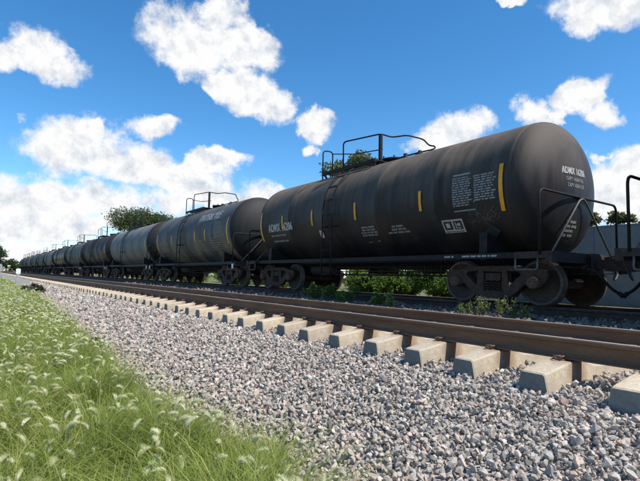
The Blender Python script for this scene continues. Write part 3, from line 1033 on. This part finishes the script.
def strip(parent, y, za, zb, w=.075):
    a, b = math.asin((za - TCZ) / TR), math.asin((zb - TCZ) / TR)
    vs, fs = rects([(-w / 2, w / 2, (a - 0) * TR, b * TR)], 10)
    return decal(parent, 'reflector_strip', (vs, fs), M['yellow'], y, TCZ, lift=.010)

def scribble(rnd, w, h, n, t=.012):
    vs, fs = [], []
    for _ in range(n):
        x, y = rnd.uniform(-w / 2, w / 2), rnd.uniform(-h / 2, h / 2)
        a = rnd.uniform(0, 6.28)
        pts = []
        for k in range(rnd.randint(4, 8)):
            pts.append((x, y))
            a += rnd.uniform(-.9, .9)
            x += .022 * math.cos(a); y += .022 * math.sin(a)
        o = len(vs)
        for i, (px, py) in enumerate(pts):
            q = pts[min(i + 1, len(pts) - 1)]; pq = pts[max(i - 1, 0)]
            dx, dy = q[0] - pq[0], q[1] - pq[1]
            l = math.hypot(dx, dy) or 1
            vs += [(px - dy / l * t / 2, py + dx / l * t / 2), (px + dy / l * t / 2, py - dx / l * t / 2)]
        fs += [(o + 2 * i, o + 2 * i + 1, o + 2 * i + 3, o + 2 * i + 2) for i in range(len(pts) - 1)]
    return vs, fs

rnd = random.Random(3)
# -- first car (the one with the lettered flank)
C1 = 9.92
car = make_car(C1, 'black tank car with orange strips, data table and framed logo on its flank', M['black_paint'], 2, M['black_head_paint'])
W = lambda Y: Y - C1                                  # world Y -> car Y
Zc = lambda Z: Z - TZ
strip(car, W(5.26), Zc(1.84), Zc(2.74), .085)
strip(car, W(14.72), Zc(1.72), Zc(2.70), .085)
for Y in (7.30, 9.58, 11.58, 13.28):
    strip(car, W(Y), Zc(2.03), Zc(2.48))
decal(car, 'car_number', bolden(text_polys('ADMX 16206', .36, .006, squash=.70, spacing=1.06), .014), M['stencil'], W(13.45), Zc(2.10))
for k, (y, z) in enumerate(((13.52, 1.84), (13.48, 1.66))):
    decal(car, 'weight_line', rects(dashes(rnd, 1.15, .10, 1, .55)), M['faint_stencil'], W(y), Zc(z))
# test and lining table
tab = [(-.52, 0.02, a, b) for a, b in []]
cells = []
for i in range(14):
    v = .30 - i * .043
    cells += [(a, b, v - .033, v) for a, b, _, _ in []]
vs, fs = rects([(a - .27, b - .27, c, d) for a, b, c, d in dashes(rnd, .52, .62, 13, .9)] +
               [(a + .27, b + .27, c + .03, d + .03) for a, b, c, d in dashes(rnd, .52, .54, 11, .9)] +
               [(-.52, -.10, .345, .385), (-.52, .0, -.40, -.375), (-.02, .0, -.25, .30)])
M['table_stencil'] = simple('grey_table_stencil', (.15, .15, .155), (.34, .34, .34), 40, .75, 0, 0)
decal(car, 'stencil_table', (vs, fs), M['table_stencil'], W(5.87), Zc(2.31))
M['ghost_paint'] = simple('worn_graffiti', (.045, .045, .045), (.16, .155, .15), 30, .8, 0, 0)
decal(car, 'graffiti', scribble(rnd, .66, .24, 60, .006), M['ghost_paint'], W(5.72), Zc(1.80))
# framed logo: white card, two dark boxes with light marks
lo = decal(car, 'logo_panel', rects([(-.27, .27, -.155, .155)], 4), M['stencil'], W(6.52), Zc(1.645), lift=.006)
vs = rects([(-.235, -.02, -.075, .12), (.02, .235, -.075, .12)], 3)
decal(lo, 'logo_box', vs, M['dark_print'], W(6.52), Zc(1.645), lift=.009)
decal(lo, 'logo_mark', rects([(-.18, -.08, -.03, .08), (.06, .085, -.05, .09), (.085, .19, -.05, -.03), (.13, .19, .0, .07), (.10, .13, .02, .05)]), M['stencil'], W(6.52), Zc(1.645), lift=.012)
decal(lo, 'logo_line', rects(dashes(rnd, .46, .04, 1, .6)), M['dark_print'], W(6.52), Zc(1.535), lift=.009)
# small print blocks
decal(car, 'small_print', rects(dashes(rnd, .62, .30, 4, .6, True)), M['faint_stencil'], W(9.18), Zc(1.70))
decal(car, 'small_print', rects(dashes(rnd, .16, .05, 1, .6) + [(.34 + a, .34 + b, c + .02, d + .02) for a, b, c, d in dashes(rnd, .12, .05, 1, .6)]), M['faint_stencil'], W(9.30), Zc(1.44))
decal(car, 'small_print', rects(dashes(rnd, .75, .24, 3, .6, True)), M['faint_stencil'], W(8.12), Zc(1.68))
# head: number and capacity lines
decal(car, 'head_number', bolden(text_polys('ADMX 16206', .19, .002, squash=.66, spacing=1.08), .007), M['stencil'], head=(-.17, Zc(2.62)))
decal(car, 'capacity_line', text_polys('CAPY 16600 GAL', .10, .0008, squash=.78), M['faint_stencil'], head=(-.15, Zc(2.47)))
decal(car, 'capacity_line', text_polys('CAPY 62836 LTR', .10, .0008, squash=.78), M['faint_stencil'], head=(-.12, Zc(2.35)))
decal(car, 'head_print', rects(dashes(rnd, .38, .34, 4, .6)), M['faint_stencil'], head=(-.12, Zc(1.52)))
# placard holders: turned square plates
def placard(parent, y, z, mat=M['placard'], s=.17, rot=True, name='placard_holder'):
    q = [(-s, 0), (0, -s), (s, 0), (0, s)] if rot else [(-s * .55, -s * .8), (s * .55, -s * .8), (s * .55, s * .8), (-s * .55, s * .8)]
    a, b_ = on_side(q, y, z, .03), on_side(q, y, z, .015)
    MB().add(a + b_, [(0, 1, 2, 3), (7, 6, 5, 4), (0, 4, 5, 1), (1, 5, 6, 2), (2, 6, 7, 3), (3, 7, 4, 0)]).build(name, mat, parent)
placard(car, W(5.62), Zc(1.50))
placard(car, W(11.2), Zc(1.76), M['pink_card'], .15, False, 'card')
# stencils on the side sill
for y0, y1 in ((5.20, 6.15), (6.30, 6.60)):
    b = MB()
    for a, b2, c_, d_ in dashes(rnd, y1 - y0, .062, 1, .7):
        yy = W((y0 + y1) / 2)
        b.add([(-1.3745, yy - a, .915 + c_), (-1.3745, yy - b2, .915 + c_), (-1.3745, yy - b2, .915 + d_), (-1.3745, yy - a, .915 + d_)], [(0, 1, 2, 3)])
    b.build('sill_stencil', M['stencil'], car)['kind'] = 'stuff'

# -- the car ahead of it, of which only the end shows
make_car(C1 - 12.33, 'black tank car coupled by the end with the capacity lettering', M['black_paint'])

# -- second car
C2 = 22.22
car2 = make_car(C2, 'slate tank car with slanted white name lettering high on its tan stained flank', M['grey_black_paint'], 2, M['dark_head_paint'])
decal(car2, 'name_lettering', bolden(text_polys('TATE&LYLE', .50, .006, .30, .84, spacing=1.14), .022, 4), M['stencil'], 17.35 - C2 + 2.45, 2.98)
strip(car2, -4.62, 1.72, 2.78, .10)
strip(car2, 4.6, 1.75, 2.6, .09)
for y in (-2.3, -1.1, 2.2):
    strip(car2, y, 1.95, 2.42, .085)
M['tan_stencil'] = simple('faded_tan_stencil', (.16, .135, .10), (.36, .30, .22), 6, .8, 0, 0)
decal(car2, 'stencil_table', rects(dashes(rnd, .95, .66, 9, .6)), M['faint_stencil'], -3.7, 2.35)
for y, z, w in ((-3.4, 1.75, 1.3), (-1.7, 1.72, 1.2), (1.7, 1.85, 1.4), (3.4, 1.85, 1.5)):
    decal(car2, 'worn_lettering', rects(dashes(rnd, w, .6, 6, .5)), M['tan_stencil'], y, z)
# -- third to last
rest = [(33.9, 'pale grey tank car coupled directly behind the slate car with slanted lettering', 'pale_grey_paint', 1),
        (45.5, 'matt black tank car between a pale grey and a mid grey tank car', 'matt_black_paint', 1),
        (57.2, 'grey tank car directly behind the matt black one', 'mid_grey_paint', 1),
        (69.2, 'dark brown tank car, sixth in line counting the framed logo car as first', 'brown_black_paint', 0)]
names = ['seventh', 'eighth', 'ninth', 'tenth', 'eleventh', 'twelfth', 'thirteenth', 'fourteenth', 'fifteenth', 'sixteenth']
pal = ['pale_grey_paint', 'mid_grey_paint', 'mid_grey_paint', 'pale_grey_paint', 'mid_grey_paint', 'grey_black_paint', 'pale_grey_paint', 'mid_grey_paint', 'mid_grey_paint', 'pale_grey_paint']
word = {'pale_grey_paint': 'pale grey', 'mid_grey_paint': 'mid grey', 'grey_black_paint': 'slate'}
for k in range(6):
    rest.append((81.3 + 12.1 * k, '%s tank car, %s in line counting the framed logo car as first' % (word[pal[k]], names[k]), pal[k], 0))
for i, (y, lab, pm, det) in enumerate(rest):
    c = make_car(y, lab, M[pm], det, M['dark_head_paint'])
    if i < 2:
        strip(c, -4.6, 1.75, 2.6, .09)
        for q in (-3.2, -1.2, 2.4):
            decal(c, 'worn_lettering', rects(dashes(rnd, 1.2, .6, 6, .5)), M['tan_stencil'], q, 1.85)

# ------------------------------------------------------------------ wall behind the train
wall = tag(empty('concrete_wall', (14.6, 0, 0)), 'plain grey concrete wall behind the end of the near tank car', 'wall')
blk = []
bm_ = MB()
y0w, y1w, z0w, z1w = -14, 9.6, -.15, 2.15
bm_.box(.02, .20, y0w, y1w, z0w, z1w)
bm_.build('wall_core', M['wall'], wall)
blkm = MB().box(-.0, .03, .006, 2.944, .005, 2.29).mesh('panel', M['wall'])
for k in range(8):
    link('panel', blkm, wall, (0, y0w + 2.95 * k, z0w))
MB().box(-.004, .21, y0w, y1w, z1w, z1w + .04).build('coping', M['wall'], wall)

# ------------------------------------------------------------------ plants
def leaf_quads(P, size, up_bias=.3, aspect=.5):
    n = len(P)
    d = rng.normal(size=(n, 3)); d[:, 2] = d[:, 2] * .6 + up_bias
    d /= np.linalg.norm(d, axis=1)[:, None]
    e = rng.normal(size=(n, 3)); e -= d * (e * d).sum(1)[:, None]; e /= np.linalg.norm(e, axis=1)[:, None]
    s = (size * rng.uniform(.6, 1.4, n))[:, None]
    V = np.stack([P, P + d * s * .5 + e * s * aspect * .5, P + d * s, P + d * s * .5 - e * s * aspect * .5], 1).reshape(-1, 3)
    F = np.arange(n * 4).reshape(n, 4)
    return V, F

def crown_points(blobs, n):
    out = []
    tot = sum(r[0] * r[1] * r[2] for _, r in blobs)
    for c, r in blobs:
        k = int(n * r[0] * r[1] * r[2] / tot)
        q = rng.normal(size=(k, 3)); q /= np.linalg.norm(q, axis=1)[:, None]
        q *= (rng.uniform(0, 1, k) ** .28)[:, None]
        # clumps: pull leaves towards random twig ends
        tw = rng.normal(size=(max(4, k // 28), 3)); tw /= np.linalg.norm(tw, axis=1)[:, None]; tw *= (rng.uniform(.3, 1, len(tw)) ** .5)[:, None]
        q = q * .30 + tw[rng.integers(0, len(tw), k)] * .78
        out.append(np.array(c) + q * np.array(r))
    return np.concatenate(out)

def limb(b, a, c, r1, r2, wob=.1):
    a, c = Vector(a), Vector(c)
    n = 5
    pts = [a.lerp(c, i / n) + Vector((rng.uniform(-wob, wob), rng.uniform(-wob, wob), 0)) * (1 if 0 < i < n else 0) for i in range(n + 1)]
    b.tube(pts, r1, 7, radii=[r1 + (r2 - r1) * i / n for i in range(n + 1)])

def tree(loc, h, cw, label, leaf, n=9000, ls=.35, nb=9, base=.35, group=None, flat=.62):
    t = tag(empty('tree', loc), label, 'tree', group)
    blobs = []
    for k in range(nb):
        a = 2 * math.pi * k / nb + rng.uniform(-.4, .4)
        rr = cw * .5 * rng.uniform(.35, .72)
        z = h * (base + (1 - base) * rng.uniform(.25, .72))
        s = cw * rng.uniform(.20, .30)
        blobs.append(((rr * math.cos(a), rr * math.sin(a), z), (s, s, s * flat)))
    for k in range(3):
        s = cw * rng.uniform(.2, .28)
        blobs.append(((rng.uniform(-.15, .15) * cw, rng.uniform(-.15, .15) * cw, h - s * flat * rng.uniform(1., 1.6)), (s, s, s * flat)))
    b = MB()
    fork = h * base * .8
    limb(b, (0, 0, -.2), (cw * .02, 0, fork), h * .028, h * .02, .05)
    for c, r in blobs:
        limb(b, (cw * .02, 0, fork), c, h * .014, h * .004, .25)
    b.build('trunk', M['bark'], t)
    V, F = leaf_quads(crown_points(blobs, n), ls)
    o = link('crown', bulk('crown', V, F, leaf), t)
    return t

def bush(name, loc, w, h, label, leaf, n=2500, ls=.10, cat='bush', group=None, stems=7):
    t = tag(empty(name, loc), label, cat, group)
    blobs = []
    b = MB()
    for k in range(stems):
        a = rng.uniform(0, 6.28); rr = w * .5 * rng.uniform(.1, .75)
        top = h * rng.uniform(.5, .95)
        c = (rr * math.cos(a), rr * math.sin(a), top * .72)
        s = w * rng.uniform(.16, .26)
        blobs.append(((c[0], c[1], top * .48), (s, s, top * .5)))
        limb(b, (rr * .2 * math.cos(a), rr * .2 * math.sin(a), -.08), (c[0], c[1], top * .95), .012 * h + .004, .003, .03)
    b.build('stem', M['bark'], t)
    V, F = leaf_quads(crown_points(blobs, n), ls)
    link('foliage', bulk('foliage', V, F, leaf), t)
    return t

tree((25, 86, -.4), 12.6, 14.5, 'broad green tree rising behind the slate and pale grey tank cars', M['tree_leaf'], 34000, .32, 13)
tree((20.5, 25.0, -.1), 9.5, 4.6, 'slim olive tree seen through the crown railing of the lettered car', M['airy_leaf'], 3600, .24, 8, .5)
for k, (x, y, h, w) in enumerate([(22, 10.3, 3.75, 1.7), (22.3, 9.1, 3.8, 1.9), (22, 7.7, 3.5, 1.7), (24, 11.6, 4.1, 2)]):
    tree((x, y, -.1), h, w, 'low bushy tree showing over the grey concrete wall', M['airy_leaf'], 3200, .20, 7, .25, 'trees behind the wall')
tree((1.5, 150, -.9), 8.2, 9, 'dark leafy tree at the far end of the line beside the turf', M['far_leaf'], 6000, .5, 8, .12)
for x, y, h, w, l in [(9, 235, 6.2, 10, 'low dark tree closing the view where the line vanishes'), (17, 245, 5.0, 11, 'low dark tree closing the view where the line vanishes'), (2, 260, 4.6, 11, 'low dark tree closing the view where the line vanishes')]:
    tree((x, y, -.8), h, w, l, M['far_leaf'], 3500, .6, 8, .05, 'trees where the line vanishes')
for k, (x, y, h, w) in enumerate([(60, 150, 6, 14), (45, 210, 6, 14), (75, 120, 6, 12)]):
    tree((x, y, -.4), h, w, 'distant round tree in the flat land behind the train', M['far_leaf'], 2500, .6, 7, .1, 'distant trees behind the train')

# hedge of single bushes beyond the train
hb = [(11.7, 9.4, 1.2, 1.5), (12.5, 10.6, 1.7, 1.7), (11.6, 11.6, 1.3, 1.25), (12.9, 12.4, 1.6, 1.9), (11.9, 13.5, 1.5, 1.4), (12.8, 15, 1.8, 1.7), (12.0, 16.6, 1.6, 1.3),
      (13.0, 18.4, 2, 1.8), (12.2, 20.4, 1.7, 1.4), (13.2, 22.6, 2.2, 1.7), (12.3, 25.5, 1.9, 1.3), (13.2, 28.5, 2.3, 1.8), (12.4, 32.5, 2.2, 1.4), (13.4, 37, 2.6, 1.8), (12.6, 43, 2.4, 1.5), (13.4, 50, 3, 1.8), (12.8, 60, 3, 1.6)]
hb += [(16 + (k % 3) * .9, 10 + 2.1 * k, 2.6, 2.2 + .25 * (k % 4)) for k in range(20)]
for x, y, w, h in hb:
    h *= float(rng.uniform(.55, 1.0)); w *= float(rng.uniform(.8, 1.25))
    bush('bush', (x, y, float(gz(x, y))), w, h, 'leafy green bush growing beyond the wheels of the train', M['bush_leaf'], 5200, .10, group='bushes beyond the train', stems=13)
# weeds between the tracks
for k, (x, y, w, h) in enumerate([(7.65, 9.35, .55, .55), (7.7, 9.9, .6, .42), (7.75, 10.6, .7, .6), (7.8, 11.3, .6, .5), (7.6, 8.3, .4, .35)]):
    bush('weed', (x, y, float(gz(x, y))), w, h, 'leafy green weed growing beside the train under the ladder', M['bush_leaf'], 420, .075, 'weed', 'weeds under the ladder', 6)
for k, (x, y, w, h) in enumerate([(7.25, 5.2, .34, .46), (7.3, 4.95, .26, .40), (7.2, 4.65, .30, .46), (7.25, 4.4, .30, .38), (7.3, 5.45, .25, .34), (7.35, 5.75, .22, .28)]):
    bush('weed', (x, y, float(gz(x, y))), w, h, 'thin pale weed standing before the wheels of the near truck', M['weed_leaf'], 130, .05, 'weed', 'weeds before the near truck', 7)
bush('leafy_sprig', (7.35, 7.55, float(gz(7.35, 7.55))), .34, .45, 'bright yellow green sprig between the two tracks', M['weed_leaf'], 90, .10, 'weed', None, 4)
bush('dry_shrub', (2.45, 30.5, -.75), 1.3, .6, 'dark dry shrub at the edge of the ballast', M['dry_leaf'], 1500, .12, 'shrub', None, 12)
bush('grass_tuft', (1.62, 8.6, -.74), .28, .16, 'small green tuft growing alone on the stone slope', M['bush_leaf'], 160, .07, 'weed', None, 6)

# marker posts
def post(loc, w, h, capmat, label):
    t = tag(empty('marker_post', loc), label, 'post')
    MB().add([(-w, -w, -.1), (w, -w, -.1), (w, w, -.1), (-w, w, -.1), (-w * .8, -w * .8, h * .72), (w * .8, -w * .8, h * .72), (w * .8, w * .8, h * .72), (-w * .8, w * .8, h * .72)],
             [(0, 3, 2, 1), (4, 5, 6, 7), (0, 1, 5, 4), (1, 2, 6, 5), (2, 3, 7, 6), (3, 0, 4, 7)]).build('shaft', M['post'], t)
    b = MB().box(-w * 1.25, w * 1.25, -w * .9, w * .9, h * .722, h * .97)
    b.add([(-w * 1.25, -w * .9, h * .972), (w * 1.25, -w * .9, h * .972), (w * 1.25, w * .9, h * .972), (-w * 1.25, w * .9, h * .972), (0, 0, h)], [(0, 1, 4), (1, 2, 4), (2, 3, 4), (3, 0, 4)])
    b.build('cap', capmat, t)
M['post'] = concrete_mat('weathered_post', (.26, .27, .28), (.34, .35, .36), (.44, .44, .44))
post((2.18, 41, -.78), .115, 1.42, M['paint_chip_white'], 'grey marker post with a white painted head beside the ballast')
post((.95, 38, -.85), .12, 1.75, M['post'], 'plain grey marker post standing in the turf')

# ------------------------------------------------------------------ grass
def blades(x, y, h, w, lean, seg=3):
    n = len(x)
    z = gz(x, y) - .06
    a = rng.uniform(0, 2 * np.pi, n)
    d = np.stack([np.cos(a), np.sin(a), np.zeros(n)], 1)
    sd = np.stack([-np.sin(a), np.cos(a), np.zeros(n)], 1)
    tw = rng.uniform(-1, 1, n)[:, None]
    sd = sd + d * tw; sd /= np.linalg.norm(sd, axis=1)[:, None]
    base = np.stack([x, y, z], 1)
    rows = []
    for i in range(seg):
        t = i / seg
        c = base + d * (lean * t ** 1.8)[:, None] + np.array([0, 0, 1.]) * (h * (t - .28 * t ** 3))[:, None]
        ww = (w * (1 - t * .75))[:, None]
        rows += [c - sd * ww, c + sd * ww]
    tip = base + d * lean[:, None] + np.array([0, 0, 1.]) * (h * .72)[:, None]
    V = np.stack(rows + [tip], 1)
    k = 2 * seg + 1
    F = []
    for i in range(seg - 1):
        F += [[2 * i, 2 * i + 1, 2 * i + 3], [2 * i, 2 * i + 3, 2 * i + 2]]
    F.append([2 * seg - 2, 2 * seg - 1, 2 * seg])
    F = np.array(F)
    return V.reshape(-1, 3), (F[None] + (np.arange(n) * k)[:, None, None]).reshape(-1, 3)

def grass_xy(x0, y0, y1, n, clump=.6):
    y = rng.uniform(y0, y1, n)
    t = toe(y) + .08 * vnoise(y, y * .3, 5, 2) - .02
    x = x0 + (t - x0) * rng.uniform(0, 1, n)
    m = vnoise(x, y, 3.1, 5) + .6 * vnoise(x, y, 8.3, 1)
    keep = rng.uniform(-1.2, .8, n) < m * clump + .35
    return x[keep], y[keep], m[keep], t[keep]

Vs, Fs, o = [], [], 0
for x0, y0, y1, n, h0, h1, w in [(-.5, 1.2, 5.2, 70000, .16, .56, .0026), (-.4, 5.2, 11, 60000, .18, .55, .0036), (-.3, 11, 24, 42000, .2, .45, .006),
                                 (-.3, 24, 60, 30000, .25, .5, .013), (-4.5, -2, 12, 26000, .2, .45, .005), (-7, 12, 60, 16000, .25, .5, .02), (-12, 60, 160, 14000, .3, .55, .05)]:
    x, y, mm, t = grass_xy(x0, y0, y1, n)
    edge = np.clip((t - x) / .25, .6, 1)
    h = (h0 + (h1 - h0) * rng.uniform(0, 1, len(x)) ** 1.4) * (1 + .55 * mm) * edge
    V, F = blades(x, y, h, np.full(len(x), w) * rng.choice([.7, 1., 1.4, 2.2], len(x), p=[.3, .35, .25, .1]), h * rng.uniform(.25, 1.25, len(x)), 3 if y1 < 12 else 2)
    Vs.append(V); Fs.append(F + o); o += len(V)
tag(link('grass', bulk('grass', np.concatenate(Vs), np.concatenate(Fs), M['grass'])), 'tall green grass beside the stone ballast', 'grass', kind='stuff')

def seed_variant(nb, rings=6, k=6, wb=.02):
    """bent fuzzy spike about 1 unit long with bristles"""
    V, F = [], []
    def cen(t):
        return np.array([.55 * t * t, 0, t - .30 * t * t])
    for i in range(rings + 1):
        t = i / rings
        r = .15 * math.sin(math.pi * (.05 + .90 * t)) ** .6
        c = cen(t)
        for j in range(k):
            a = 2 * math.pi * j / k
            V.append(c + r * np.array([math.cos(a), math.sin(a), 0]))
    for i in range(rings):
        for j in range(k):
            a, b, c, d = i * k + j, i * k + (j + 1) % k, (i + 1) * k + (j + 1) % k, (i + 1) * k + j
            F += [[a, b, c], [a, c, d]]
    for _ in range(nb):
        t = rng.uniform(.03, .97); a = rng.uniform(0, 6.28)
        c = cen(t)
        dr = np.array([math.cos(a), math.sin(a), rng.uniform(-.1, .7)]); dr /= np.linalg.norm(dr)
        s = np.array([-math.sin(a), math.cos(a), 0]) * wb
        q = len(V)
        V += [c + dr * .07 - s, c + dr * .07 + s, c + dr * rng.uniform(.22, .35) * (1 - .45 * abs(2 * t - 1) ** 2)]
        F.append([q, q + 1, q + 2])
    # stalk
    q = len(V)
    V += [np.array([-.05, 0, -1.6]), np.array([-.035, 0, -1.6]), np.array([.012, 0, .05]), np.array([-.012, 0, .05])]
    F += [[q, q + 1, q + 2], [q, q + 2, q + 3]]
    return np.array(V), np.array(F)
SV = [seed_variant(300, 8, 6, .011) for _ in range(4)]
SF = [seed_variant(70, 4, 5, .024) for _ in range(3)]
Vs, Fs, o = [], [], 0
for x0, y0, y1, n, var, s0, s1 in [(-.4, 1.8, 6.0, 470, SV, .055, .10), (-.3, 6, 13, 850, SF, .065, .10), (-.3, 13, 40, 1900, SF, .08, .12), (-4, 0, 20, 700, SF, .06, .09), (-8, 40, 110, 1500, SF, .12, .2)]:
    x, y, mm, t = grass_xy(x0, y0, y1, n, 1.4)
    ok = x < t - .12
    x, y = x[ok], y[ok]
    k = rng.integers(0, len(var), len(x))
    for i in range(len(x)):
        V, F = var[k[i]]
        s = rng.uniform(s0, s1) * 1.1
        a = rng.uniform(0, 6.28); tl = rng.uniform(.0, .9)
        ca, sa, ct, st = math.cos(a), math.sin(a), math.cos(tl), math.sin(tl)
        Mx = np.array([[ca, -sa, 0], [sa, ca, 0], [0, 0, 1]]) @ np.array([[ct, 0, st], [0, 1, 0], [-st, 0, ct]])
        hh = rng.uniform(.18, .40)
        V2 = V @ Mx.T * s + np.array([x[i], y[i], float(gz(x[i], y[i])) + hh])
        Vs.append(V2); Fs.append(F + o); o += len(V2)
tag(link('grass_seed_heads', bulk('grass_seed_heads', np.concatenate(Vs), np.concatenate(Fs), M['seed'])), 'pale fuzzy seed heads nodding above the green grass', 'grass', kind='stuff')
